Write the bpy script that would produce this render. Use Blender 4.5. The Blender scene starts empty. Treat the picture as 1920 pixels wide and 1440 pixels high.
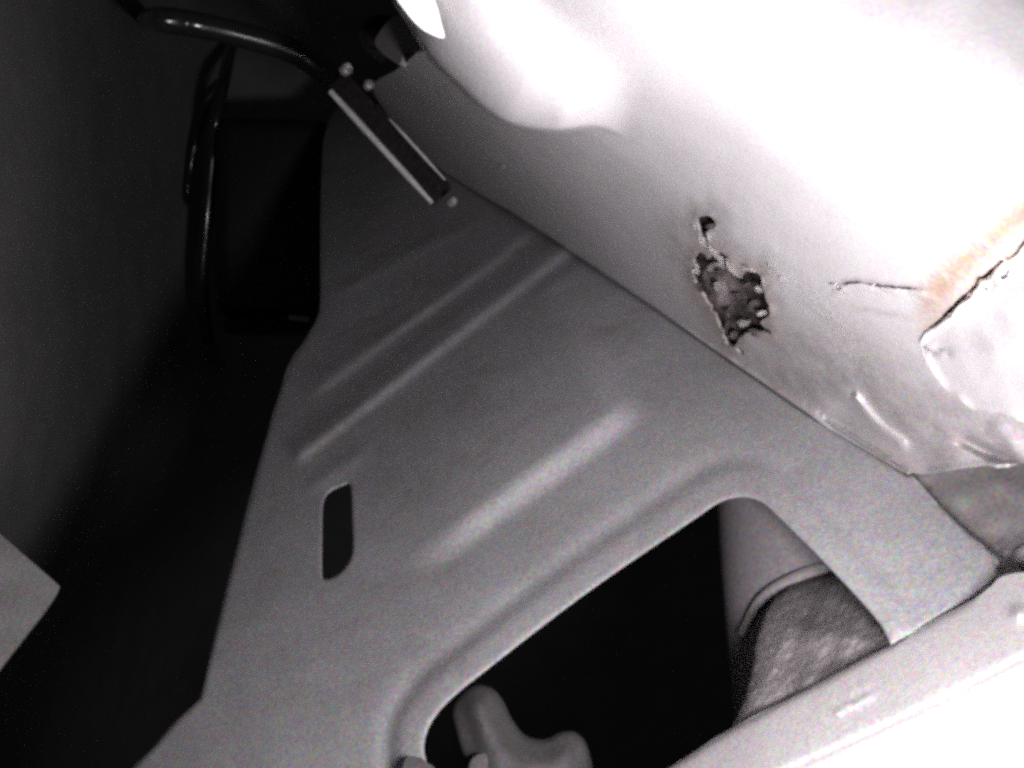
import bpy, bmesh, math, random
import numpy as np
from mathutils import Vector, Matrix
from mathutils.geometry import delaunay_2d_cdt

random.seed(7)
rng = np.random.default_rng(7)
scene = bpy.context.scene

# ------------------------------------------------------------------ camera
LENS, CZ = 38.0, 1.0
cam_data = bpy.data.cameras.new('camera')
cam_data.lens = LENS
cam_data.sensor_width = 36.0
cam_data.clip_start = 0.01
cam_data.clip_end = 50
cam = bpy.data.objects.new('camera', cam_data)
cam.location = (0, 0, CZ)
cam.rotation_euler = (math.radians(90), 0, 0)
scene.collection.objects.link(cam)
scene.camera = cam
K = 36.0 / LENS / 1920.0


def P(px, py, d):
    """a point of the place, from where it is seen and its distance in metres"""
    return Vector(((px - 960) * K * d, d, CZ - (py - 720) * K * d))


# ------------------------------------------------------------------ light: one small torch held low at the right, plus a faint ambient fill added from all sides
world = bpy.data.worlds.new('World')
scene.world = world
world.use_nodes = True
bg = world.node_tree.nodes['Background']
bg.inputs['Color'].default_value = (0.88, 0.84, 1.0, 1)
bg.inputs['Strength'].default_value = 0.009

torch_d = bpy.data.lights.new('torch', 'SPOT')
torch_d.energy = 5.1
torch_d.color = (1.0, 0.935, 0.975)
torch_d.shadow_soft_size = 0.026
torch_d.spot_size = math.radians(145)
torch_d.spot_blend = 1.0
torch = bpy.data.objects.new('torch', torch_d)
torch.location = (0.088, 0.152, CZ - 0.066)
_aim = P(740, 720, 0.42)
torch.rotation_euler = (_aim - torch.location).to_track_quat('-Z', 'Y').to_euler()
scene.collection.objects.link(torch)

scene.view_settings.view_transform = 'Standard'
scene.view_settings.look = 'None'
scene.view_settings.exposure = 0.0
scene.view_settings.gamma = 1.0
scene.cycles.use_denoising = False
scene.cycles.filter_width = 3.8
scene.cycles.use_adaptive_sampling = True
scene.cycles.adaptive_threshold = 0.4


# ------------------------------------------------------------------ helpers
def link(o, parent=None):
    scene.collection.objects.link(o)
    if parent is not None:
        o.parent = parent
        o.matrix_parent_inverse = Matrix.Identity(4)
    return o


def tag(o, label=None, cat=None, group=None, kind=None):
    for k, v in (('label', label), ('category', cat), ('group', group), ('kind', kind)):
        if v:
            o[k] = v
    return o


def thing(name, label, cat, group=None):
    o = bpy.data.objects.new(name, None)
    o.empty_display_size = 0.02
    link(o)
    return tag(o, label, cat, group)


def sm(a, b, x):
    t = np.clip((x - a) / (b - a), 0, 1)
    return t * t * (3 - 2 * t)


def plane(*pts):
    """distance of a flat sheet through three seen points"""
    A = np.array([[1, p[0], p[1]] for p in pts], float)
    b = np.array([1 / p[2] for p in pts])
    c = np.linalg.solve(A, b)
    return lambda x, y: 1 / (c[0] + c[1] * x + c[2] * y)


def plane_n(px, py, d, n):
    """flat sheet through a seen point, square to the direction n"""
    n = np.array(n, float)
    c = n @ np.array([(px - 960) * K * d, d, -(py - 720) * K * d])
    return lambda x, y: c / (n[0] * (x - 960) * K + n[1] - n[2] * (y - 720) * K)


def dist(x, y, line, closed=False):
    """distance from points to a polyline"""
    L = list(line) + ([line[0]] if closed else [])
    best = np.full(np.shape(x), 1e9)
    for (x0, y0), (x1, y1) in zip(L[:-1], L[1:]):
        dx, dy = x1 - x0, y1 - y0
        t = np.clip(((x - x0) * dx + (y - y0) * dy) / (dx * dx + dy * dy + 1e-9), 0, 1)
        best = np.minimum(best, np.hypot(x - x0 - t * dx, y - y0 - t * dy))
    return best


def inside(x, y, poly):
    r = np.zeros(np.shape(x), bool)
    n = len(poly)
    for i in range(n):
        x0, y0 = poly[i]
        x1, y1 = poly[(i + 1) % n]
        c = (y0 > y) != (y1 > y)
        with np.errstate(divide='ignore', invalid='ignore'):
            xi = (x1 - x0) * (y - y0) / (y1 - y0 if y1 != y0 else 1e-9) + x0
        r ^= c & (x < xi)
    return r


def spline(pts, step=6.0, closed=False):
    """Catmull-Rom through the points, resampled evenly"""
    p = [np.array(q, float) for q in pts]
    n = len(p)
    out = []
    m = n if closed else n - 1
    for i in range(m):
        p1, p2 = p[i], p[(i + 1) % n]
        p0 = p[i - 1] if (closed or i > 0) else 2 * p1 - p2
        p3 = p[(i + 2) % n] if (closed or i + 2 < n) else 2 * p2 - p1
        # centripetal handles keep long and short spans from overshooting
        l = np.linalg.norm(p2 - p1)
        m1 = (p2 - p0) / (np.linalg.norm(p2 - p1) + np.linalg.norm(p1 - p0) + 1e-9) * l
        m2 = (p3 - p1) / (np.linalg.norm(p3 - p2) + np.linalg.norm(p2 - p1) + 1e-9) * l
        k = max(1, int(l / step))
        for j in range(k):
            t = j / k
            out.append(tuple((2*t**3-3*t**2+1)*p1 + (t**3-2*t**2+t)*m1 + (-2*t**3+3*t**2)*p2 + (t**3-t**2)*m2))
    if not closed:
        out.append(tuple(p[-1]))
    return out


def rough_line(pts, amp, step=3.0):
    """a torn, ragged closed outline"""
    q = spline(pts, step, True)
    r = random.Random(len(pts) * 13 + 5)
    return [(x + r.uniform(-amp, amp), y + r.uniform(-amp, amp)) for x, y in q]


def wob(x, y, scale, seed=0):
    """smooth pseudo-random waviness, about -1..1"""
    r = np.random.default_rng(seed)
    s = np.zeros(np.shape(x))
    for _ in range(7):
        a = r.uniform(0, 2 * math.pi)
        f = r.uniform(0.5, 1.6) / scale * 2 * math.pi
        s = s + np.sin((x * math.cos(a) + y * math.sin(a)) * f + r.uniform(0, 6.28))
    return s / 4.0


def bead(x, y, line, hw, h, fade=60.0, lean=1.0):
    """pressed bead: round ridge along a line, fading out at its ends"""
    D = dist(x, y, line)
    (x0, y0), (x1, y1) = line[0], line[-1]
    L = math.hypot(x1 - x0, y1 - y0)
    t = ((x - x0) * (x1 - x0) + (y - y0) * (y1 - y0)) / L
    side = (x1 - x0) * (y - y0) - (y1 - y0) * (x - x0)
    hw = np.where(side > 0, hw * lean, hw)                # gentle on one flank, steep on the other
    return h * np.exp(-(D / hw) ** 2) * sm(-5, fade, t) * (1 - sm(L - fade, L + 5, t))


def roll(D, w, r):
    """rounded-over edge"""
    return r * (1 - np.sqrt(np.clip(1 - np.clip(1 - D / w, 0, 1) ** 2, 0, 1)))


def sheet(name, outer, holes, depth, step, thick, material, parent, attrs=None, sharp=38, jitter=0.25, rings=(), extra=()):
    """a pressed steel sheet: outline, cut-outs, relief and real thickness"""
    pts = [tuple(p) for p in outer]
    edges = [(i, (i + 1) % len(outer)) for i in range(len(outer))]
    for h in holes:
        b = len(pts)
        pts += [tuple(p) for p in h]
        edges += [(b + i, b + (i + 1) % len(h)) for i in range(len(h))]
    xs = [p[0] for p in outer]
    ys = [p[1] for p in outer]
    gx, gy = np.meshgrid(np.arange(min(xs), max(xs), step), np.arange(min(ys), max(ys), step * 0.866))
    gx = gx + (np.arange(gx.shape[0]) % 2)[:, None] * step * 0.5
    gx, gy = gx.ravel(), gy.ravel()
    gx = gx + rng.uniform(-jitter, jitter, gx.shape) * step
    gy = gy + rng.uniform(-jitter, jitter, gy.shape) * step
    def free(x, y, r):
        k = inside(x, y, outer) & (dist(x, y, outer, True) > r)
        for h in holes:
            k &= ~inside(x, y, h) & (dist(x, y, h, True) > r)
        return k
    ok = free(gx, gy, max(rings, default=0) + step * 0.45)
    if len(extra):
        ex = np.array(extra)
        ex = ex[free(ex[:, 0], ex[:, 1], max(rings, default=0) + step * 0.3)]
        for a in np.array_split(np.arange(len(gx)), 40):
            near = np.hypot(gx[a][:, None] - ex[:, 0], gy[a][:, None] - ex[:, 1]).min(axis=1)
            ok[a] &= near > step * 0.5
        pts += [tuple(p) for p in ex.tolist()]
    for loop in [outer] + list(holes):
        q = np.array(loop)
        tg = np.roll(q, -1, 0) - np.roll(q, 1, 0)
        nn = np.stack([-tg[:, 1], tg[:, 0]], 1) / (np.linalg.norm(tg, axis=1)[:, None] + 1e-9)
        for r in rings:
            for sg in (-1, 1):
                c = q + nn * r * sg
                k = free(c[:, 0], c[:, 1], r * 0.93)
                pts += [tuple(p) for p in c[k].tolist()]
    pts += list(zip(gx[ok].tolist(), gy[ok].tolist()))
    v, e, f, _, _, _ = delaunay_2d_cdt([Vector(p) for p in pts], edges, [], 0, 1e-5)
    V = np.array([(q.x, q.y) for q in v])
    F = np.array([t for t in f if len(t) == 3])
    c = V[F].mean(axis=1)
    keep = inside(c[:, 0], c[:, 1], outer)
    for h in holes:
        keep &= ~inside(c[:, 0], c[:, 1], h)
    F = F[keep]
    used = np.unique(F)
    remap = -np.ones(len(V), int)
    remap[used] = np.arange(len(used))
    V, F = V[used], remap[F]
    d = depth(V[:, 0], V[:, 1])
    X = np.stack([(V[:, 0] - 960) * K * d, d, CZ - (V[:, 1] - 720) * K * d], 1)
    n = np.cross(X[F[:, 1]] - X[F[:, 0]], X[F[:, 2]] - X[F[:, 0]])
    flip = (n * (X[F].mean(axis=1) - np.array([0, 0, CZ]))).sum(1) > 0
    F[flip] = F[flip][:, ::-1]
    n[flip] *= -1
    N = np.zeros_like(X)
    for k in range(3):
        np.add.at(N, F[:, k], n)
    N /= np.linalg.norm(N, axis=1)[:, None] + 1e-12
    nv = len(X)
    allV = np.concatenate([X, X - N * thick])
    cnt = {}
    for t in F:
        for a, b in ((t[0], t[1]), (t[1], t[2]), (t[2], t[0])):
            cnt[(a, b)] = 1
    rim = [(a, b) for (a, b) in cnt if (b, a) not in cnt]
    faces = [tuple(int(i) for i in t) for t in F]
    faces += [tuple(int(i) + nv for i in t[::-1]) for t in F]
    faces += [(int(b), int(a), int(a) + nv, int(b) + nv) for a, b in rim]
    me = bpy.data.meshes.new(name)
    me.from_pydata(allV.tolist(), [], faces)
    if attrs:
        for an, fn in attrs.items():
            a = me.attributes.new(an, 'FLOAT', 'POINT')
            val = np.clip(fn(V[:, 0], V[:, 1]), 0, 1)
            a.data.foreach_set('value', np.concatenate([val, val]).astype(np.float32))
    me.update()
    me.shade_smooth()
    me.set_sharp_from_angle(angle=math.radians(sharp))
    me.materials.append(material)
    o = bpy.data.objects.new(name, me)
    return link(o, parent)


def tube(name, pts, rad, material, parent=None, seg=14, step=0.004, flat=1.0):
    """round bar or hose through 3-D points (radius may change along it)"""
    pts = [Vector(p) for p in pts]
    rads = rad if isinstance(rad, (list, tuple)) else [rad] * len(pts)
    cl, rr = [], []
    n = len(pts)
    for i in range(n - 1):
        p1, p2 = pts[i], pts[i + 1]
        p0 = pts[i - 1] if i else 2 * p1 - p2
        p3 = pts[i + 2] if i + 2 < n else 2 * p2 - p1
        k = max(2, int((p2 - p1).length / step))
        for j in range(k):
            t = j / k
            cl.append(0.5 * (2*p1 + (p2-p0)*t + (2*p0-5*p1+4*p2-p3)*t*t + (3*p1-p0-3*p2+p3)*t**3))
            rr.append(rads[i] * (1 - t) + rads[i + 1] * t)
    cl.append(pts[-1])
    rr.append(rads[-1])
    bm = bmesh.new()
    rings = []
    up = Vector((0.13, -0.9, 0.4))
    for i, c in enumerate(cl):
        tan = (cl[min(i + 1, len(cl) - 1)] - cl[max(i - 1, 0)]).normalized()
        a = tan.cross(up).normalized()
        b = tan.cross(a).normalized()
        rings.append([bm.verts.new(c + (a * math.cos(2*math.pi*s/seg) + b * math.sin(2*math.pi*s/seg) * flat) * rr[i]) for s in range(seg)])
    for r0, r1 in zip(rings[:-1], rings[1:]):
        for s in range(seg):
            bm.faces.new((r0[s], r0[(s+1) % seg], r1[(s+1) % seg], r1[s]))
    bm.faces.new(rings[0])
    bm.faces.new(rings[-1][::-1])
    bmesh.ops.recalc_face_normals(bm, faces=bm.faces)
    return mesh_obj(name, bm, material, parent, 50)


def mesh_obj(name, bm, material, parent=None, sharp=35):
    me = bpy.data.meshes.new(name)
    bm.to_mesh(me)
    bm.free()
    me.shade_smooth()
    me.set_sharp_from_angle(angle=math.radians(sharp))
    me.materials.append(material)
    return link(bpy.data.objects.new(name, me), parent)


def rounded_box(name, loc, size, rot, bev, material, parent=None, seg=4):
    bm = bmesh.new()
    bmesh.ops.create_cube(bm, size=1)
    bmesh.ops.scale(bm, vec=size, verts=bm.verts)
    bmesh.ops.bevel(bm, geom=bm.edges[:], offset=bev, segments=seg, profile=0.5, affect='EDGES')
    bmesh.ops.transform(bm, matrix=Matrix.Translation(loc) @ rot.to_4x4(), verts=bm.verts)
    return mesh_obj(name, bm, material, parent, 40)


def lathe(name, loc, axis, prof, material, parent=None, seg=24):
    """prof: (radius, height along axis)"""
    q = Vector(axis).normalized().to_track_quat('Z', 'Y').to_matrix()
    bm = bmesh.new()
    rings = []
    for r, h in prof:
        rings.append([bm.verts.new(Vector(loc) + q @ Vector((r*math.cos(2*math.pi*s/seg), r*math.sin(2*math.pi*s/seg), h))) for s in range(seg)])
    for r0, r1 in zip(rings[:-1], rings[1:]):
        for s in range(seg):
            bm.faces.new((r0[s], r0[(s+1) % seg], r1[(s+1) % seg], r1[s]))
    bm.faces.new(rings[0][::-1])
    bm.faces.new(rings[-1])
    bmesh.ops.recalc_face_normals(bm, faces=bm.faces)
    return mesh_obj(name, bm, material, parent, 35)


# ------------------------------------------------------------------ materials
class NT:
    def __init__(self, name):
        self.m = bpy.data.materials.new(name)
        self.m.use_nodes = True
        self.t = self.m.node_tree
        self.b = self.t.nodes['Principled BSDF']
        self.c = self.t.nodes.new('ShaderNodeTexCoord').outputs['Object']

    def n(self, kind, **kw):
        o = self.t.nodes.new(kind)
        for k, v in kw.items():
            if isinstance(v, bpy.types.NodeSocket):
                self.t.links.new(v, o.inputs[k])
            else:
                o.inputs[k].default_value = v
        return o

    def noise(self, scale, detail=4.0, rough=0.55, dist=0.0):
        return self.n('ShaderNodeTexNoise', Vector=self.c, Scale=scale, Detail=detail, Roughness=rough, Distortion=dist).outputs['Fac']

    def remap(self, fac, a, b, lo=0.0, hi=1.0):
        o = self.t.nodes.new('ShaderNodeMapRange')
        o.interpolation_type = 'SMOOTHSTEP'
        self.t.links.new(fac, o.inputs['Value'])
        for k, v in (('From Min', a), ('From Max', b), ('To Min', lo), ('To Max', hi)):
            o.inputs[k].default_value = v
        return o.outputs['Result']

    def mix(self, fac, a, b):
        o = self.t.nodes.new('ShaderNodeMix')
        o.data_type = 'RGBA'
        for s, v in ((o.inputs['Factor'], fac), (o.inputs[6], a), (o.inputs[7], b)):
            if isinstance(v, bpy.types.NodeSocket):
                self.t.links.new(v, s)
            else:
                s.default_value = v if isinstance(v, float) else (*v[:3], 1)
        return o.outputs[2]

    def math(self, op, a, b):
        o = self.t.nodes.new('ShaderNodeMath')
        o.operation = op
        for s, v in ((o.inputs[0], a), (o.inputs[1], b)):
            if isinstance(v, bpy.types.NodeSocket):
                self.t.links.new(v, s)
            else:
                s.default_value = v
        return o.outputs[0]

    def grain(self, col, amt, scale=650.0):
        """fine dust with slightly different tints, a millimetre or so across"""
        nz = self.n('ShaderNodeTexNoise', Vector=self.c, Scale=scale, Detail=2.0, Roughness=0.7)
        lo = self.t.nodes.new('ShaderNodeMix')
        lo.data_type = 'RGBA'
        lo.blend_type = 'OVERLAY'
        lo.inputs['Factor'].default_value = amt
        self.t.links.new(col, lo.inputs[6])
        self.t.links.new(nz.outputs['Color'], lo.inputs[7])
        return lo.outputs[2]

    def attr(self, name):
        o = self.t.nodes.new('ShaderNodeAttribute')
        o.attribute_name = name
        return o.outputs['Fac']

    def out(self, col, rough, bump=None, strength=0.2, distance=0.001, metal=0.0, spec=0.5, coat=0.0):
        for k, v in (('Base Color', col), ('Roughness', rough), ('Metallic', metal), ('Specular IOR Level', spec), ('Coat Weight', coat)):
            if isinstance(v, bpy.types.NodeSocket):
                self.t.links.new(v, self.b.inputs[k])
            else:
                self.b.inputs[k].default_value = (*v, 1) if isinstance(v, tuple) else v
        if bump is not None:
            bn = self.n('ShaderNodeBump', Height=bump, Strength=strength, Distance=distance)
            self.t.links.new(bn.outputs['Normal'], self.b.inputs['Normal'])
        return self.m


def dusty_paint(name, c1, c2, dirt, rough=0.5, dirt_amt=0.5, spec=0.4, marks=0.0, grain=0.85):
    t = NT(name)
    big = t.noise(14, 5, 0.6, 0.6)
    fine = t.noise(420, 3, 0.6)
    col = t.mix(t.remap(big, 0.3, 0.7), c1, c2)
    speck = t.remap(t.noise(160, 6, 0.7), 0.60, 0.78, 0.0, dirt_amt)
    col = t.mix(speck, col, dirt)
    col = t.mix(t.remap(fine, 0.3, 0.7, 0.0, 0.22), col, dirt)
    h = t.math('ADD', t.math('MULTIPLY', t.noise(900, 2), 0.6), t.math('MULTIPLY', big, 0.4))
    if marks:
        # smudges with a shape of their own, rub marks and hairline scratches
        smudge = t.remap(t.noise(20, 9, 0.75, 0.15), 0.48, 0.74, 0.0, marks)
        col = t.mix(smudge, col, dirt)
        mp = t.n('ShaderNodeMapping', Vector=t.c)
        mp.inputs['Rotation'].default_value = (0.0, 0.72, 0.0)
        mp.inputs['Scale'].default_value = (6, 30, 420)
        sc = t.n('ShaderNodeTexNoise', Vector=mp.outputs[0], Scale=1.0, Detail=3.0, Roughness=0.6).outputs['Fac']
        gate = t.remap(t.noise(9, 3), 0.45, 0.62)
        scr = t.math('MULTIPLY', t.remap(sc, 0.66, 0.74), gate)
        col = t.mix(t.math('MULTIPLY', scr, 0.55), col, (0.62, 0.61, 0.61))
        h = t.math('SUBTRACT', h, t.math('MULTIPLY', scr, 0.5))
    col = t.grain(col, grain)
    return t.out(col, t.remap(t.noise(60, 4), 0.3, 0.7, rough - 0.1, rough + 0.12), h, 0.25, 0.0006, spec=spec)


def plain(name, c1, c2, scale, rough, bump=0.2, metal=0.0, spec=0.5, coat=0.0):
    t = NT(name)
    n = t.noise(scale, 5, 0.6)
    return t.out(t.mix(t.remap(n, 0.3, 0.7), c1, c2), t.remap(t.noise(scale * 2.3, 3), 0.3, 0.7, rough * 0.8, rough * 1.2),
                 t.noise(scale * 4, 3), bump, 0.0006, metal=metal, spec=spec, coat=coat)


def panel_paint():
    t = NT('white_body_paint')
    big = t.noise(11, 5, 0.6, 0.5)
    col = t.mix(t.remap(big, 0.3, 0.7), (0.78, 0.76, 0.77), (0.71, 0.695, 0.70))
    speck = t.remap(t.noise(220, 6, 0.7), 0.60, 0.80, 0.0, 0.30)
    col = t.mix(speck, col, (0.34, 0.30, 0.28))
    sme = t.math('MULTIPLY', t.attr('smear'), t.remap(t.noise(260, 5, 0.65, 1.2), 0.42, 0.66))
    col = t.mix(sme, col, (0.86, 0.85, 0.84))
    gri_shade = t.math('MULTIPLY', t.attr('grime_shade'), t.remap(t.noise(70, 9, 0.75, 0.1), 0.0, 0.8))
    col = t.mix(gri_shade, col, (0.225, 0.195, 0.185))
    ru = t.math('MULTIPLY', t.attr('rust'), t.remap(t.noise(110, 9, 0.72, 0.3), 0.02, 0.62))
    col = t.mix(ru, col, (0.50, 0.355, 0.27))
    col = t.grain(col, 0.6)
    h = t.math('ADD', t.math('MULTIPLY', t.noise(800, 2), 0.5), t.math('ADD', t.math('MULTIPLY', sme, 0.7), t.math('MULTIPLY', ru, t.noise(600, 4))))
    return t.out(col, t.math('ADD', t.remap(t.noise(50, 4), 0.3, 0.7, 0.36, 0.52), t.math('MULTIPLY', ru, 0.3)), h, 0.35, 0.0007, spec=0.4)


def rust_scale():
    t = NT('scaly_rust')
    a = t.noise(150, 7, 0.7, 0.8)
    b = t.noise(60, 5, 0.65, 1.0)
    col = t.mix(t.remap(a, 0.35, 0.65), (0.018, 0.014, 0.014), (0.075, 0.058, 0.054))
    col = t.mix(t.math('MULTIPLY', t.attr('pale'), t.remap(b, 0.25, 0.6)), col, (0.44, 0.39, 0.39))
    return t.out(col, 0.85, t.noise(420, 6, 0.7), 0.8, 0.002, spec=0.2)


def felt():
    t = NT('gritty_felt')
    a = t.noise(170, 6, 0.7, 0.1)
    vor = t.n('ShaderNodeTexVoronoi', Vector=t.c, Scale=900.0).outputs['Distance']
    col = t.mix(t.remap(a, 0.3, 0.7), (0.27, 0.25, 0.25), (0.34, 0.32, 0.32))
    col = t.mix(t.remap(t.noise(1000, 3, 0.7), 0.35, 0.7, 0.0, 0.5), col, (0.13, 0.115, 0.11))
    col = t.mix(t.remap(t.noise(380, 3, 0.6), 0.68, 0.76), col, (0.75, 0.72, 0.70))
    return t.out(col, 0.95, t.math('ADD', t.noise(1300, 4, 0.75), vor), 0.5, 0.0012, spec=0.15)


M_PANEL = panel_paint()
M_BRACKET = dusty_paint('grey_primer', (0.465, 0.465, 0.48), (0.395, 0.395, 0.405), (0.27, 0.255, 0.25), 0.52, 0.4, marks=0.7)
M_RAIL = dusty_paint('pale_rail_paint', (0.66, 0.645, 0.65), (0.60, 0.585, 0.59), (0.42, 0.37, 0.35), 0.45, 0.35, marks=0.35)
M_RECESS = dusty_paint('shaded_recess_paint', (0.37, 0.35, 0.35), (0.33, 0.31, 0.31), (0.24, 0.22, 0.21), 0.5, 0.3)  # recess shade put into the colour, darker than the white panel
M_RUST = rust_scale()
M_FLAKE = plain('curled_paint', (0.66, 0.64, 0.64), (0.36, 0.34, 0.335), 260, 0.45)
M_FLAKE_IN = plain('grey_paint_scab', (0.60, 0.57, 0.57), (0.30, 0.28, 0.275), 260, 0.4)
M_FLAKE_DARK = plain('rusty_flake', (0.07, 0.055, 0.052), (0.20, 0.165, 0.155), 300, 0.7)
M_BLACK = plain('black_plastic', (0.008, 0.008, 0.009), (0.013, 0.013, 0.013), 200, 0.5, 0.15)
M_GLOSS = plain('black_gloss_sheath', (0.05, 0.05, 0.052), (0.06, 0.06, 0.06), 20, 0.20, 0.0, metal=0.45, spec=1.0)
M_WALL = dusty_paint('dark_trim', (0.27, 0.27, 0.26), (0.33, 0.33, 0.315), (0.17, 0.2, 0.19), 0.85, 0.3, 0.1, grain=0.8)
M_STEEL = plain('bare_steel', (0.62, 0.61, 0.60), (0.45, 0.44, 0.43), 260, 0.34, 0.2, metal=0.6)
M_HIGHLIGHT = plain('pale_edge_highlight', (0.80, 0.79, 0.78), (0.62, 0.61, 0.60), 260, 0.35, 0.2, metal=0.15, spec=0.8)
M_ARM = plain('dark_arm_paint', (0.010, 0.009, 0.009), (0.016, 0.014, 0.014), 120, 0.5, 0.25)
M_HOSE = dusty_paint('grey_duct', (0.27, 0.25, 0.265), (0.22, 0.205, 0.215), (0.14, 0.125, 0.12), 0.6, 0.4)
M_CAST = dusty_paint('grey_casting', (0.17, 0.165, 0.165), (0.13, 0.128, 0.128), (0.12, 0.11, 0.105), 0.7, 0.5)
M_FELT = felt()
M_PLATE = dusty_paint('grey_plate', (0.36, 0.36, 0.355), (0.30, 0.30, 0.295), (0.2, 0.19, 0.18), 0.6, 0.4)
M_HOTSPOT = plain('hotspot_white', (0.80, 0.80, 0.80), (0.74, 0.74, 0.74), 200, 0.4)

# ------------------------------------------------------------------ the setting: the dark cavity behind everything


def wall_depth(x, y):
    """the left side comes forward, the rest lies deep"""
    k = np.linspace(-140, 140, 15)
    d = sum(np.interp(x + q, [-700, -100, 80, 210, 330, 560, 2700], [0.62, 0.73, 0.90, 1.18, 1.60, 1.85, 1.85]) for q in k) / len(k)
    return d * (1 + 0.35 * sm(750, 1400, y)) + 0.006 * wob(x, y, 420, 3)


wall = sheet('wall', spline([(-700, -600), (2700, -600), (2700, 2100), (-700, 2100)], 60, True), [], wall_depth, 45, 0.004, M_WALL, None)
tag(wall, kind='structure')

# ------------------------------------------------------------------ grey gusset bracket
NOTCH = spline([(1670, 1209), (1648, 1168), (1560, 1070), (1452, 962), (1425, 940), (1392, 932), (1352, 941),
                (1310, 968), (1100, 1112), (905, 1262), (838, 1318), (805, 1362), (795, 1405), (808, 1450), (850, 1540), (900, 1640)], 5)
SEAM = [(700, 175), (800, 290), (885, 348), (960, 391), (1062, 458), (1200, 551), (1380, 676), (1550, 791), (1640, 846), (1702, 884),
        (1760, 946), (1815, 1000), (1850, 1030), (1868, 1062), (1860, 1092), (1825, 1120), (1770, 1150), (1715, 1184)]
LEFT = [(640, 190), (612, 240), (603, 320), (600, 480), (598, 585), (572, 636), (545, 676), (526, 730), (500, 815), (440, 1040),
        (396, 1215), (374, 1308), (330, 1350), (285, 1402), (245, 1442), (130, 1580), (90, 1640)]
b_out = spline(SEAM, 6)[:-1] + [(1715, 1184)] + NOTCH[:-1] + [(900, 1640), (500, 1640)] + spline(LEFT, 6)[::-1]
b_plane = plane((400, 1350, 0.449), (1700, 1000, 0.382), (750, 300, 1.020))
SLOT = spline([(606, 945), (616, 923), (636, 912), (655, 906), (658, 915), (660, 965), (661, 1032), (652, 1058), (630, 1080), (608, 1087), (604, 1080), (604, 1000)], 4, True)
RAMP = ((1195, 765), (785, 1062))


def bracket_depth(x, y):
    h = bead(x, y, [(1072, 456), (548, 862)], 11, 0.0062, 25, 3.0)
    h += bead(x, y, [(1015, 418), (570, 748)], 9, 0.0040, 60, 3.0)
    h += bead(x, y, [(935, 390), (610, 565)], 8, 0.0022, 60, 2.5)
    h += bead(x, y, [(1120, 480), (995, 560)], 13, 0.0022, 50)
    h += bead(x, y, [(700, 832), (560, 930)], 14, 0.0020, 55)
    for ln, hh in (([(960, 470), (690, 655)], 0.0012), ([(775, 452), (685, 505)], 0.0018), ([(900, 560), (720, 690)], 0.0008), ([(860, 420), (640, 545)], 0.0009)):
        h += bead(x, y, ln, 5, hh, 40)
    # long pressed step beside the notch
    (x0, y0), (x1, y1) = RAMP
    L = math.hypot(x1 - x0, y1 - y0)
    t = ((x - x0) * (x1 - x0) + (y - y0) * (y1 - y0)) / L
    s = ((x - x0) * -(y1 - y0) + (y - y0) * (x1 - x0)) / L * -1.0   # + towards the notch
    step = (1 - sm(-32, 32, s)) * sm(-420, -60, s) * sm(-30, 60, t - 0.10 * s) * (1 - sm(L - 170, L + 60, t))
    h += 0.0125 * step
    # groove and raised rim that follow the notch
    D = dist(x, y, NOTCH)
    h += -0.0015 * np.exp(-((D - 72) / 19) ** 2) + 0.0012 * (1 - sm(40, 70, D))
    h -= roll(D, 13, 0.0016)
    h -= roll(dist(x, y, SEAM[10:]), 9, 0.0016) * (x > 1700)
    h -= roll(dist(x, y, LEFT), 12, 0.0030)
    h -= 0.006 * np.exp(-((dist(x, y, SEAM[:10]) - 6) / 3.5) ** 2)   # gap along the seam
    h -= roll(dist(x, y, SLOT, True), 7, 0.0012)
    h += 0.0007 * wob(x, y, 330, 11) + 0.00035 * wob(x, y, 120, 12)
    return b_plane(x, y) - h


bracket = thing('gusset_bracket', 'grey pressed steel bracket with ribs, a slot and a large open notch', 'bracket')
sheet('pressed_sheet', b_out, [SLOT], bracket_depth, 8, 0.0014, M_BRACKET, bracket, rings=(1.5, 4, 6, 8, 10.5, 13.5))
# its left edge is turned back into a flange
bm = bmesh.new()
fl = spline(LEFT, 10)
fl_d = bracket_depth(np.array([p[0] for p in fl]), np.array([p[1] for p in fl]))
rows = []
for i, (px, py) in enumerate(fl):
    q = P(px + 3, py, fl_d[i] + 0.0012)
    rows.append([bm.verts.new(q + Vector((k * 0.0016, k * 0.0065, 0))) for k in range(4)])
for a, b in zip(rows[:-1], rows[1:]):
    for k in range(3):
        bm.faces.new((a[k], a[k + 1], b[k + 1], b[k]))
flange = mesh_obj('return_flange', bm, M_BRACKET, bracket)
md = flange.modifiers.new('thickness', 'SOLIDIFY')
md.thickness = 0.0012

# ------------------------------------------------------------------ white body panel
panel = thing('body_panel', 'white painted inner body panel with a bulge, a ragged rust hole and cracks', 'body panel')


def p_plane(x, y):
    """the panel leaves the bracket along their seam and swells towards the torch"""
    u = ((x - 880) * 0.545 - (y - 350) * 0.838) / 500
    v = ((x - 880) * 0.838 + (y - 350) * 0.545) / 990
    u = np.maximum(u, -0.02)
    g = 3.027 * u + 0.126 * u * u - 1.616 * u * v + 0.249 * u * u * v + 0.35 * u * np.exp(-(v / 0.2) ** 2)
    inv = 1 / b_plane(x, y) + np.maximum(g, 0) + 0.008
    m = 3.95                                        # flattens out before it reaches the lens
    return 1 / np.where(inv < m - 0.8, inv, m - 0.8 * np.exp(-(inv - m + 0.8) / 0.8)) 


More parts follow.
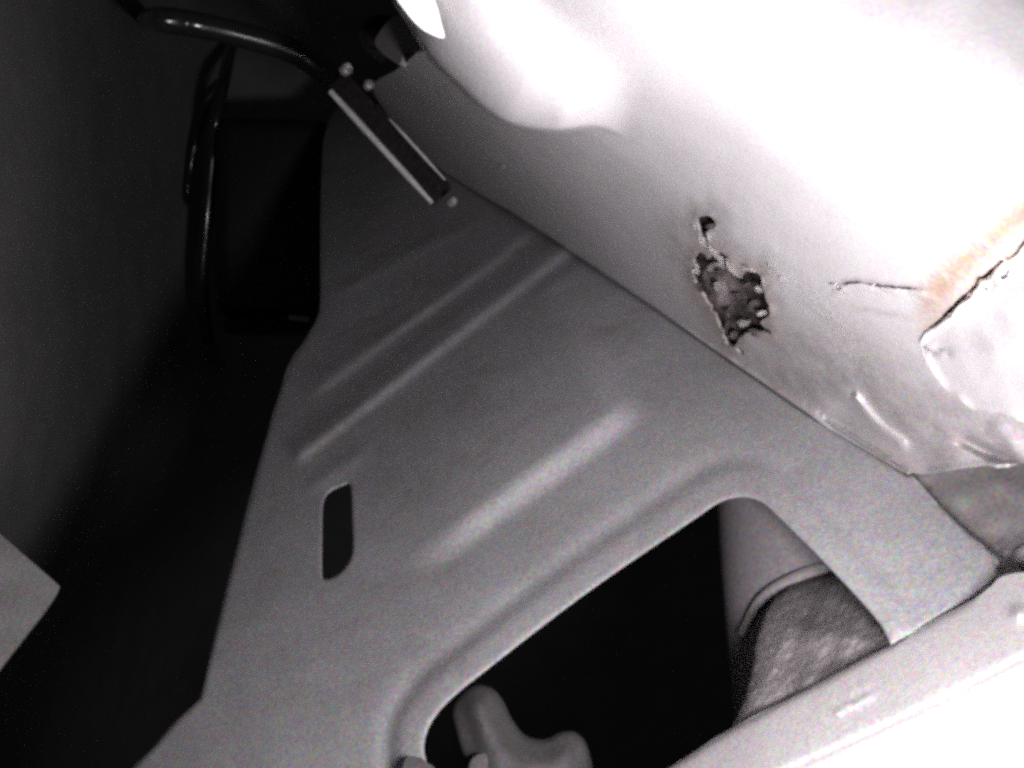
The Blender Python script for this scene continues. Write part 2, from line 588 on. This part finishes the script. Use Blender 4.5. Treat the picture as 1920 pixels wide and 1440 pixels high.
LIP = [(700, -160), (735, 0), (765, 48), (800, 98), (850, 150), (905, 200), (960, 232), (1040, 244), (1110, 238), (1150, 247), (1185, 266)]
EDGE = [(1700, 885), (1735, 889), (1800, 879), (1850, 873), (1910, 868), (2000, 864)]
p_out = (spline([(790, 92), (745, 130), (700, 160), (720, 205), (800, 296), (885, 353), (960, 396), (1062, 463), (1200, 556),
                 (1380, 681), (1550, 796), (1640, 851), (1700, 886)], 6) + spline(EDGE, 6)[1:]
         + spline([(2000, 864), (2350, 850)], 40)[1:] + spline([(2350, 850), (2350, -160)], 40)[1:]
         + spline([(2350, -160), (700, -160)], 40)[1:] + spline(LIP[:3] + [(790, 92)], 6)[1:-1])
HOLE = rough_line([(1299, 498), (1310, 474), (1328, 484), (1340, 474), (1362, 478), (1370, 502), (1386, 516), (1402, 508), (1420, 512), (1432, 530),
                   (1434, 556), (1443, 575), (1440, 596), (1424, 603), (1440, 618), (1447, 627), (1408, 622), (1388, 632), (1378, 650), (1364, 645),
                   (1352, 618), (1343, 596), (1328, 572), (1316, 548), (1303, 528)], 2.4, 5)
HOLE2 = rough_line([(1306, 410), (1318, 405), (1334, 407), (1342, 424), (1330, 430), (1322, 438), (1328, 458), (1320, 456), (1310, 434)], 1.0, 4)
SLIT = [(1578, 533), (1590, 528), (1606, 527), (1640, 532), (1680, 537), (1716, 540), (1738, 545), (1716, 543), (1682, 541), (1660, 539), (1640, 537), (1618, 532), (1600, 531), (1586, 535)]
SLIT = rough_line(SLIT, 1.3, 5)
RIP = rough_line([(1738, 619), (1768, 591), (1798, 560), (1818, 543), (1834, 525), (1858, 503), (1872, 497), (1866, 506), (1842, 527), (1824, 545), (1805, 563), (1776, 592), (1744, 620)], 1.4, 5)
HOLE3 = rough_line([(1379, 654), (1387, 653), (1396, 664), (1390, 664)], 0.5, 4)
CRACK = [(1736, 621), (1770, 592), (1800, 562), (1835, 527), (1862, 505), (1890, 486), (1925, 452), (1990, 400)]
CRACK2 = [(1566, 543), (1585, 527), (1604, 524), (1640, 531), (1680, 536), (1720, 539), (1745, 545)]
LIPS = spline(LIP, 9)


def lip_side(x, y):
    """1 on the bulge, 0 on the recessed part below its lip"""
    poly = LIPS + [(1300, 240), (1300, -400), (690, -400)]
    D = dist(x, y, LIPS)
    s = np.where(inside(x, y, poly), D, -D)
    return s


bulge_plane = plane_n(1170, 240, 0.320, (0.11, -0.84, -0.53))


def panel_depth(x, y):
    s = lip_side(x, y)
    # the bulge stands out over the slope below its lip
    base = p_plane(x, y)
    out = bulge_plane(x, y) + roll(np.maximum(s, 0), 150, 0.072) * (1 - 0.7 * sm(960, 1160, x)) + 0.004 * roll(np.maximum(s, 0), 14, 1.0)
    w = sm(-3, 3, s) * (1 - sm(1085, 1225, x + 0.35 * np.maximum(0, y - 120)))
    base = base * (1 - w) - w * 0.006 * np.logaddexp(-out / 0.006, -base / 0.006)
    h = 0 * x
    # bend at the lower end with its glossy crease
    h += bead(x, y, spline([(1600, 736), (1622, 770), (1652, 802), (1700, 838)], 8), 6.5, 0.0075, 12)
    h -= 0.006 * (1 - sm(10, 70, dist(x, y, spline([(1590, 790), (1660, 850), (1720, 880)], 12))))
    h += bead(x, y, [(1625, 722), (1690, 748)], 4, 0.0006, 20)
    # fold running to the right end
    h -= bead(x, y, [(1790, 818), (1860, 852), (1915, 872)], 11, 0.0110, 30)
    h += bead(x, y, [(1855, 790), (1895, 825), (1915, 858)], 15, 0.0030, 25)
    # rolled lower edge and sealer ridge
    h += 0.0022 * np.exp(-(dist(x, y, EDGE) / 9) ** 2)
    # torn cracks, one side standing proud
    h += 0.0022 * np.exp(-(dist(x, y, [(a, b + 11) for a, b in CRACK2]) / 6) ** 2) * (0.7 + 0.5 * wob(x, y, 70, 5))
    # metal puckered round the rust hole
    Dh = np.minimum(dist(x, y, HOLE, True), dist(x, y, HOLE2, True))
    h += 0.0016 * np.exp(-(Dh / 13) ** 2) * (0.6 + wob(x, y, 26, 8))
    h += 0.0009 * np.exp(-(Dh / 70) ** 2) * wob(x, y, 50, 9)
    h += 0.0008 * wob(x, y, 420, 21) + 0.0003 * wob(x, y, 130, 22)
    return base - h


def a_rust(x, y):
    D = dist(x, y, [(a - 26, b - 34) for a, b in CRACK])
    r = np.exp(-(D / 36) ** 2) * sm(1690, 1760, x)
    r = np.maximum(r, 0.8 * np.exp(-(dist(x, y, CRACK) / 14) ** 2))
    r = np.maximum(r, 0.5 * np.exp(-(np.hypot((x - 1745) / 30, (y - 590) / 45)) ** 2))
    r = np.maximum(r, 0.28 * np.exp(-(dist(x, y, HOLE, True) / 18) ** 2))
    return np.maximum(r, 0.25 * np.exp(-(dist(x, y, [(1640, 850), (1710, 878)]) / 16) ** 2))


def a_smear(x, y):
    r = np.exp(-(dist(x, y, [(1440, 490), (1500, 545), (1580, 625), (1610, 680)]) / 26) ** 2)
    return np.maximum(r, np.exp(-(dist(x, y, [(1565, 560), (1640, 545), (1740, 556)]) / 9) ** 2))


def a_grime_shade(x, y):
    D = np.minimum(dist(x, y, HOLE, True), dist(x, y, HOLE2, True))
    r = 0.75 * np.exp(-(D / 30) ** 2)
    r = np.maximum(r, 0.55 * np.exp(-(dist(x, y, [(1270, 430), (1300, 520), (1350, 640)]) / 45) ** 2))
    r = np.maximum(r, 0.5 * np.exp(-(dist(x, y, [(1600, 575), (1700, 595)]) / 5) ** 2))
    r = np.maximum(r, 0.8 * np.exp(-(dist(x, y, [(1480, 690), (1600, 720), (1700, 780), (1860, 840)]) / 105) ** 2))  # dirt band, also painted stronger to shade the overbright lower right
    r = r * (1 - 0.9 * np.exp(-(dist(x, y, [(1600, 736), (1622, 770), (1652, 802), (1700, 838)]) / 12) ** 2))   # dark tint held back on the crease, paler colour for its glint
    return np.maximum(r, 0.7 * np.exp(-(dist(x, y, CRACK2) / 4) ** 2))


lip_s = np.array(spline(LIP, 5))
lip_t = np.gradient(lip_s, axis=0)
lip_n = np.stack([-lip_t[:, 1], lip_t[:, 0]], 1) / np.linalg.norm(lip_t, axis=1)[:, None]
lip_pts = np.concatenate([lip_s + lip_n * r for r in (-12, -7, -4, -2, 0, 2, 4, 7, 12)])
crease_pts = np.array([(a + i * 0.8, b - i) for a, b in spline([(1590, 730), (1622, 770), (1652, 802), (1712, 846)], 4) for i in range(-18, 19, 4)])
edge_pts = np.array([(a, b - i) for a, b in spline(EDGE, 5) for i in (8, 12, 16, 20, 25)])
fold_pts = np.array([(a + i * 0.5, b - i) for a, b in spline([(1800, 822), (1860, 852), (1905, 868)], 5) for i in range(-24, 25, 5)])
crack_pts = np.array([(a, b + i) for a, b in spline(CRACK2, 5) for i in (-14, 12, 16, 20, 25)])
lip_pts = np.concatenate([lip_pts, crease_pts, crack_pts, edge_pts, fold_pts])
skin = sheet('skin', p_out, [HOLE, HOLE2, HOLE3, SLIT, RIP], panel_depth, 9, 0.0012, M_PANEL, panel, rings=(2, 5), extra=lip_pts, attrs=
             {'rust': a_rust, 'smear': a_smear, 'grime_shade': a_grime_shade})

# scaly rust behind the hole
pd = lambda x, y: float(panel_depth(np.array([x], float), np.array([y], float))[0])
r_out = rough_line([(1280, 390), (1350, 390), (1400, 470), (1470, 500), (1480, 620), (1420, 680), (1360, 680), (1310, 590), (1275, 500)], 3, 10)
hole_plane = plane((1300, 480, pd(1300, 480)), (1440, 600, pd(1440, 600)), (1420, 480, pd(1420, 480)))
PALE = [(1350, 525), (1365, 545), (1352, 560)]
sheet('rust_layer', r_out, [], lambda x, y: p_plane(x, y) + 0.0125 + 0.0022 * wob(x, y, 34, 31) + 0.0012 * wob(x, y, 13, 32)
      - 0.003 * np.exp(-(dist(x, y, PALE) / 22) ** 2),
      4, 0.001, M_RUST, panel, {'pale': lambda x, y: np.exp(-(dist(x, y, PALE) / 22) ** 2) + 0.5 * np.exp(-(np.hypot(x - 1385, y - 612) / 20) ** 2)}, 80)


def flake(name, x, y, w, h, ang, lift, tilt, m, seed):
    """a small curled scab of paint or rust standing on the panel"""
    r = random.Random(seed)
    d = pd(x, y) - lift
    n = 9
    bm = bmesh.new()
    s = K * d
    c = [P(x, y, d)]
    rot = Matrix.Rotation(-ang, 3, 'Y')
    ring = []
    for k in range(n):
        a = 2 * math.pi * k / n
        rr = r.uniform(0.7, 1.15)
        u, v = math.cos(a) * w * 1.35 * rr * s, math.sin(a) * h * 1.35 * rr * s
        ring.append(bm.verts.new(c[0] + rot @ Vector((u, -tilt * u - abs(v) * 0.5 + r.uniform(-1, 1) * s, v))))
    mid = bm.verts.new(c[0] + Vector((0, -r.uniform(0, 2) * s, 0)))
    for k in range(n):
        bm.faces.new((mid, ring[k], ring[(k + 1) % n]))
    geom = bmesh.ops.solidify(bm, geom=bm.faces[:], thickness=0.0005)
    bmesh.ops.recalc_face_normals(bm, faces=bm.faces)
    return mesh_obj(name, bm, m, panel, 50)


FLAKES = [(1306, 505, 4, 9, 0.1, 1), (1352, 488, 9, 5, -0.9, 1), (1368, 500, 4, 14, 0.35, 1), (1380, 512, 4, 11, 0.9, 1), (1408, 506, 12, 3, -0.15, 1),
          (1433, 528, 4, 15, 0.1, 1), (1424, 543, 9, 5, -0.3, 1), (1428, 588, 10, 4, 0.2, 1), (1398, 607, 12, 5, 0.4, 1), (1338, 470, 6, 13, 0.5, 1),
          (1316, 452, 5, 12, 0.5, 1), (1330, 443, 4, 9, -0.1, 1), (1302, 424, 3, 12, 0.15, 1), (1334, 424, 8, 4, 0.1, 0), (1350, 512, 8, 6, 0.2, 0),
          (1418, 626, 13, 5, -0.3, 0), (1375, 628, 8, 6, 0.4, 0), (1446, 500, 8, 4, -0.8, 1), (1468, 524, 7, 4, -0.8, 1), (1312, 540, 5, 9, 0.5, 0),
          (1346, 500, 15, 7, 0.3, 2), (1354, 538, 15, 11, 0.5, 2), (1392, 560, 12, 8, -0.4, 3), (1372, 585, 14, 8, 0.7, 3), (1404, 536, 13, 6, 0.2, 3), (1366, 616, 9, 13, 0.3, 3), (1326, 520, 7, 12, 0.3, 3), (1415, 575, 9, 12, 0.2, 3), (1390, 605, 8, 5, 0.2, 2), (945, 312, 5, 4, 0.4, 1), (1568, 536, 7, 5, 0.3, 1), (1580, 546, 9, 4, 0.4, 1), (1850, 536, 5, 9, -0.4, 1), (1868, 525, 5, 13, 0.2, 1), (1743, 655, 10, 5, 0.2, 1)]
for i, (x, y, w, h, a, pale) in enumerate(FLAKES):
    flake('paint_flake' if pale in (1, 2) else 'rust_flake', x, y, w, h, a, 0.0012 if pale < 2 else -0.0065, random.uniform(-0.5, 0.7), (M_FLAKE_DARK, M_FLAKE, M_FLAKE_IN, M_FLAKE_DARK)[pale], i)

# torn flap at the right, standing out towards the torch
F_EDGE = [(2100, 335), (1990, 404), (1925, 458), (1895, 486), (1867, 503), (1855, 524), (1839, 531), (1815, 563), (1798, 573), (1779, 598), (1736, 626), (1725, 640), (1734, 676), (1752, 704),
          (1776, 732), (1800, 750), (1822, 768), (1862, 776), (1910, 788), (1990, 806), (2100, 815)]
f_base = lambda x, y: pd_v(x, y)
pd_v = lambda x, y: panel_depth(x, y)
FHOLE = rough_line([(1874, 500), (1886, 490), (1893, 503), (1888, 520), (1876, 524)], 1.2, 4)


def flap_depth(x, y):
    D = dist(x, y, F_EDGE)
    h = 0.0016 + 0.0012 * wob(x, y, 75, 44) * np.exp(-(D / 16) ** 2) + 0.013 * sm(0, 150, D) + 0.0012 * np.exp(-(D / 7) ** 2) * (1 + wob(x, y, 60, 41))
    h -= bead(x, y, [(1738, 657), (1752, 664), (1762, 654), (1785, 662)], 5, 0.0028, 5)
    h += 0.0014 * np.exp(-(dist(x, y, [(1850, 528), (1875, 515), (1868, 545)]) / 9) ** 2) * (1 + wob(x, y, 22, 42))
    return p_plane(x, y) - h + 0.0008 * wob(x, y, 90, 43)


sheet('torn_flap', rough_line(F_EDGE + [(2350, 800), (2350, 340)], 1.8, 6), [FHOLE], flap_depth, 7, 0.0012, M_PANEL, panel,
      {'rust': lambda x, y: 0.35 * np.exp(-(dist(x, y, F_EDGE[1:8]) / 8) ** 2) + 0.5 * np.exp(-(dist(x, y, [(1775, 735), (1822, 768)]) / 6) ** 2)
       + 0.35 * np.exp(-(dist(x, y, [(1900, 540), (2000, 520)]) / 28) ** 2),
       'smear': lambda x, y: 0 * x, 'grime_shade': lambda x, y: 0.8 * np.exp(-(dist(x, y, [(1738, 657), (1752, 664), (1762, 654), (1785, 662)]) / 4) ** 2)
       + 0.7 * np.exp(-(dist(x, y, [(1832, 768), (1905, 786)]) / 3) ** 2)})

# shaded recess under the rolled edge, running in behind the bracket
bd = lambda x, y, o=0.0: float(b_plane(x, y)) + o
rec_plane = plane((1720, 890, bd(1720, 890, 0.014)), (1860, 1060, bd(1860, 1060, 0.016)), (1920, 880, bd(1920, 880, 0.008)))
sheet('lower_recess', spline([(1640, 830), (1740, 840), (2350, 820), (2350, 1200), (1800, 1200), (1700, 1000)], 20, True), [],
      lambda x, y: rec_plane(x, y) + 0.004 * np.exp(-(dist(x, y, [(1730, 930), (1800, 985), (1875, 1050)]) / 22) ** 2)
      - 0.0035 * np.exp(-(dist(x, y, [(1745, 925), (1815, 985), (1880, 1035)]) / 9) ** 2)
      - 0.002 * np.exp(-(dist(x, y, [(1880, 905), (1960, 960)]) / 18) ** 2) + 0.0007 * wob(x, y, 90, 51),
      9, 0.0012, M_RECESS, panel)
lathe('plug', P(1934, 1048, float(rec_plane(1926, 1052)) - 0.001), (-0.15, -1, 0.1), [(0.0048, -0.004), (0.0048, 0.0), (0.0042, 0.0012), (0.003, 0.002), (0.001, 0.0022)], M_RAIL, panel)

# added white piece turned to the torch, stands in for a hot spot on the bulge rim
HOTSPOT = spline([(742, -12), (760, 20), (786, 50), (812, 66), (833, 71), (828, 45), (818, 8), (800, -30), (770, -45)], 4, True)
hotspot_pl = plane_n(820, 30, pd(820, 30) - 0.006, (0.33, -0.71, -0.62))
sheet('rim_hotspot', HOTSPOT, [], lambda x, y: hotspot_pl(x, y), 8, 0.001, M_HOTSPOT, panel)

# ------------------------------------------------------------------ pale rail along the bottom right
rail = thing('sill_rail', 'pale painted steel rail along the bottom right below the bracket', 'rail')
R_TOP = [(1020, 1570), (1120, 1512), (1250, 1441), (1370, 1366), (1520, 1288), (1670, 1207), (1760, 1157), (1822, 1125), (1856, 1101), (1876, 1082), (1910, 1074), (1990, 1070), (2350, 1050)]
R_CREASE = [(1000, 1690), (1400, 1478), (1560, 1408), (1750, 1320), (1920, 1232), (2350, 1010)]
r_plane = lambda x, y: 1 / (1 / b_plane(x, y) + 0.03 + (0.383 * (x - 1760) + 0.128 * (y - 1150)) / 500)


def rail_depth(x, y):
    Dc = dist(x, y, R_CREASE)
    below = np.where(inside(x, y, R_CREASE + [(2400, 2000), (900, 2000)]), Dc, -Dc)
    h = -0.0035 * np.exp(-(Dc / 7) ** 2) * 0.35
    h -= 0.27 * r_plane(x, y) ** 2 * np.maximum(below, 0) / 200
    h -= roll(dist(x, y, R_TOP), 16, 0.004) * (1 - sm(1790, 1850, x))
    h += bead(x, y, [(1565, 1338), (1640, 1302)], 5, 0.0013, 10) + bead(x, y, [(1590, 1300), (1635, 1280)], 4, 0.0008, 10)
    h += 0.0035 * np.exp(-(np.hypot(x - 1910, y - 1150) / 13) ** 2)
    h += 0.0006 * wob(x, y, 240, 61)
    return r_plane(x, y) - h


sheet('rail_skin', spline(R_TOP, 5) + [(2350, 1750), (1000, 1750)], [], rail_depth, 8, 0.0016, M_RAIL, rail, rings=(1.5, 4, 8, 12, 17),
      extra=[(a, b + i) for a, b in spline(R_CREASE, 6) for i in (-14, -9, -5, -2, 0, 2, 5, 9, 14)])

# ------------------------------------------------------------------ what shows through the notch
duct = thing('grey_duct', 'smooth grey duct standing behind the bracket notch at its right', 'duct')
tube('duct_tube', [P(1505, 760, 0.550), P(1515, 900, 0.514), P(1524, 1100, 0.480), P(1540, 1300, 0.456), P(1565, 1600, 0.435)],
     [0.0450, 0.0440, 0.0400, 0.0370, 0.034], M_HOSE, duct, 48, 0.008)
tube('moulded_rib', [P(1395, 1190, 0.452), P(1430, 1125, 0.4475), P(1490, 1085, 0.4435), P(1570, 1055, 0.446)], 0.0030, M_HOSE, duct, 12, 0.004)

PAD = rough_line([(1362, 1400), (1392, 1320), (1408, 1262), (1420, 1190), (1446, 1128), (1490, 1094), (1570, 1078), (1660, 1100), (1740, 1150), (1760, 1220), (1590, 1350), (1430, 1445)], 1.0, 5)
pad = sheet('insulation_pad', PAD, [],
            lambda x, y: np.maximum(plane((1400, 1300, bd(1400, 1300, 0.016)), (1660, 1200, bd(1660, 1200, 0.012)), (1500, 1100, bd(1500, 1100, 0.050)))(x, y), r_plane(x, y) + 0.007) + 0.002 * wob(x, y, 90, 71) + 0.0008 * wob(x, y, 20, 72)
            + roll(dist(x, y, PAD, True), 20, 0.004),
            6, 0.006, M_FELT, None, None, 70, rings=(2, 5, 9, 14, 20))
tag(pad, 'rough speckled grey-brown insulation pad seen through the notch, above the pale rail', 'insulation pad')

cast = thing('lobed_fitting', 'dull grey two-lobed fitting in the lower left of the notch', 'fitting')
C_OUT = spline([(905, 1640), (880, 1520), (872, 1440), (856, 1385), (845, 1335), (858, 1305), (890, 1284), (922, 1290), (942, 1312), (960, 1348), (985, 1378),
                (1020, 1385), (1050, 1372), (1078, 1372), (1098, 1392), (1112, 1440), (1130, 1520), (1150, 1640)], 6)
c_pl = plane((880, 1300, 0.485), (1100, 1400, 0.470), (950, 1600, 0.440))
sheet('casting', C_OUT + [(1030, 1650)], [],
      lambda x, y: c_pl(x, y) - 0.010 * sm(0, 55, dist(x, y, C_OUT)) + roll(dist(x, y, C_OUT), 14, 0.008) + 0.0008 * wob(x, y, 70, 81)
      - 0.005 * np.exp(-(dist(x, y, [(900, 1320), (930, 1400), (960, 1470)]) / 30) ** 2),
      8, 0.006, M_CAST, cast, rings=(1.5, 4, 8, 13))
lathe('stud', P(905, 1440, 0.455), (0.1, -1, 0.2), [(0.006, -0.004), (0.006, 0.001), (0.0045, 0.0022), (0.001, 0.0026)], M_CAST, cast, 16)

clip = sheet('edge_clip', spline([(752, 1470), (757, 1432), (766, 1419), (790, 1421), (800, 1430), (815, 1440), (822, 1480)], 4, True), [],
             lambda x, y: b_plane(x, y) - 0.006 + 0.0004 * wob(x, y, 30, 91), 6, 0.006, M_CAST, None)
tag(clip, 'small dull grey clip on the bracket edge at the bottom of the picture', 'clip')

# ------------------------------------------------------------------ pale plate corner at the left edge
plate = sheet('plate_corner', spline([(-260, 860), (-60, 962), (0, 1002), (58, 1052), (104, 1092), (112, 1100), (104, 1116), (60, 1176), (2, 1250), (-70, 1340), (-260, 1480)], 6, True), [],
              lambda x, y: plane((0, 1000, 0.56), (110, 1100, 0.55), (0, 1250, 0.50))(x, y) + 0.0008 * wob(x, y, 110, 95), 12, 0.003, M_PLATE, None)
tag(plate, 'pale grey plate corner poking in at the lower left edge', 'plate')

# ------------------------------------------------------------------ dark hinge arm between bracket and bulge
arm = thing('hinge_arm', 'dark metal arm with pale strips for edge highlights running up left of the white bulge', 'hinge arm')
A0, A1 = (638, 135), (842, 359)


def armpt(t, off, d_off=0.0):
    x = A0[0] + (A1[0] - A0[0]) * t
    y = A0[1] + (A1[1] - A0[1]) * t
    return x + off * 0.739, y - off * 0.673, 0.66 + 0.02 * (1 - t) + d_off


def arm_bar(name, t0, t1, o0, o1, d0, d1, m):
    bm = bmesh.new()
    vs = []
    for t in np.linspace(t0, t1, 12):
        vs.append([bm.verts.new(P(*armpt(t, o0, d0))), bm.verts.new(P(*armpt(t, o1, d0))), bm.verts.new(P(*armpt(t, o1, d1))), bm.verts.new(P(*armpt(t, o0, d1)))])
    for a, b in zip(vs[:-1], vs[1:]):
        for k in range(4):
            bm.faces.new((a[k], a[(k + 1) % 4], b[(k + 1) % 4], b[k]))
    bm.faces.new(vs[0]); bm.faces.new(vs[-1][::-1])
    bmesh.ops.recalc_face_normals(bm, faces=bm.faces)
    bmesh.ops.bevel(bm, geom=[e for e in bm.edges if e.calc_face_angle(0) > 0.8], offset=0.0006, segments=2, affect='EDGES')
    return mesh_obj(name, bm, m, arm, 40)


arm_bar('web', 0.02, 1.0, -34, 8, 0.0, 0.004, M_ARM)
arm_bar('side_wall', 0.02, 1.0, -42, -34, -0.010, 0.004, M_ARM)
arm_bar('side_wall', 0.30, 0.98, 6, 12, -0.006, 0.004, M_ARM)
tube('highlight_edge', [P(*armpt(t, -38 , -0.0125)) for t in (0.05, 0.25, 0.5, 0.75, 0.98)], [0.0017, 0.0021, 0.0020, 0.0020, 0.0012], M_HIGHLIGHT, arm, 10)  # pale strips put in for the highlights along the arm edges
tube('highlight_edge', [P(*armpt(t, 9, -0.0075)) for t in (0.42, 0.55, 0.75, 0.93)], [0.0004, 0.0010, 0.0011, 0.0005], M_HIGHLIGHT, arm, 8)
lathe('rivet', P(850, 377, 0.640), (0.6, -1, 0.3), [(0.0026, -0.003), (0.0026, 0), (0.002, 0.0012), (0.0005, 0.0016)], M_STEEL, arm, 14)
lathe('rivet', P(693, 157, 0.655), (0.6, -1, 0.3), [(0.0030, -0.003), (0.0030, 0), (0.002, 0.0012), (0.0005, 0.0016)], M_STEEL, arm, 14)
lathe('pivot_bush', P(652, 128, 0.665), (0.8, -1, 0.2), [(0.0036, -0.004), (0.0036, 0), (0.0028, 0.0010), (0.0024, -0.001), (0.0008, -0.001)], M_STEEL, arm, 18)
sheet('pivot_tab', spline([(704, 84), (716, 54), (742, 30), (775, 40), (792, 84), (782, 100), (762, 92), (756, 104), (748, 120)], 4, True), [],
      lambda x, y: plane((700, 80, 0.640), (780, 90, 0.600), (740, 40, 0.630))(x, y), 8, 0.004, M_PLATE, arm)
lathe('pivot_cup', P(712, 66, 0.69), (-0.3, -1, 0.1), [(0.014, -0.008), (0.014, 0.0), (0.0125, 0.003), (0.0105, 0.003), (0.010, -0.002), (0.002, -0.002)], M_ARM, arm, 28)

# ------------------------------------------------------------------ black parts in the dark at the left
box = thing('black_housing', 'black plastic housing in deep shadow left of the bracket', 'housing')
rounded_box('case', P(500, 405, 1.3200) + Vector((0, 0.08, 0)), (0.145, 0.15, 0.248), Matrix.Rotation(0.10, 3, 'Z'), 0.020, M_BLACK, box)
rounded_box('foot', P(480, 607, 1.2870) + Vector((0, 0.066, 0)), (0.10, 0.08, 0.020), Matrix.Rotation(0.10, 3, 'Z'), 0.007, M_BLACK, box)
rounded_box('latch', P(560, 597, 1.2738), (0.025, 0.010, 0.007), Matrix.Rotation(0.35, 3, 'Z') @ Matrix.Rotation(0.10, 3, 'Y'), 0.003, M_STEEL, box)

cb = tube('black_cable', [P(440, 60, 1.75), P(422, 140, 1.42), P(408, 205, 1.360), P(398, 300, 1.374), P(388, 410, 1.390), P(379, 520, 1.394), P(384, 600, 1.392), P(396, 650, 1.44), P(420, 690, 1.85)],
          0.0084, M_GLOSS, None, 20)
tag(cb, 'thick glossy black cable hanging upright in the dark, the brighter of two', 'cable', 'cables in the dark')
cb = tube('black_cable', [P(414, 160, 1.60), P(398, 190, 1.51), P(384, 215, 1.490), P(366, 270, 1.499), P(354, 340, 1.511), P(350, 380, 1.56), P(352, 400, 1.9)],
          0.0048, M_GLOSS, None, 16)
tag(cb, 'thin faint black cable just left of the thicker hanging cable', 'cable', 'cables in the dark')
cb = tube('black_hose', [P(270, 34, 1.4), P(284, 35, 1.0), P(305, 37, 0.860), P(350, 43, 0.854), P(430, 60, 0.868), P(540, 92, 0.888), P(600, 128, 0.905), P(660, 175, 0.96), P(730, 235, 1.02)],
          [0.0100] * 9, M_GLOSS, None, 24)
tag(cb, 'glossy black hose arching across the dark top left corner', 'hose')
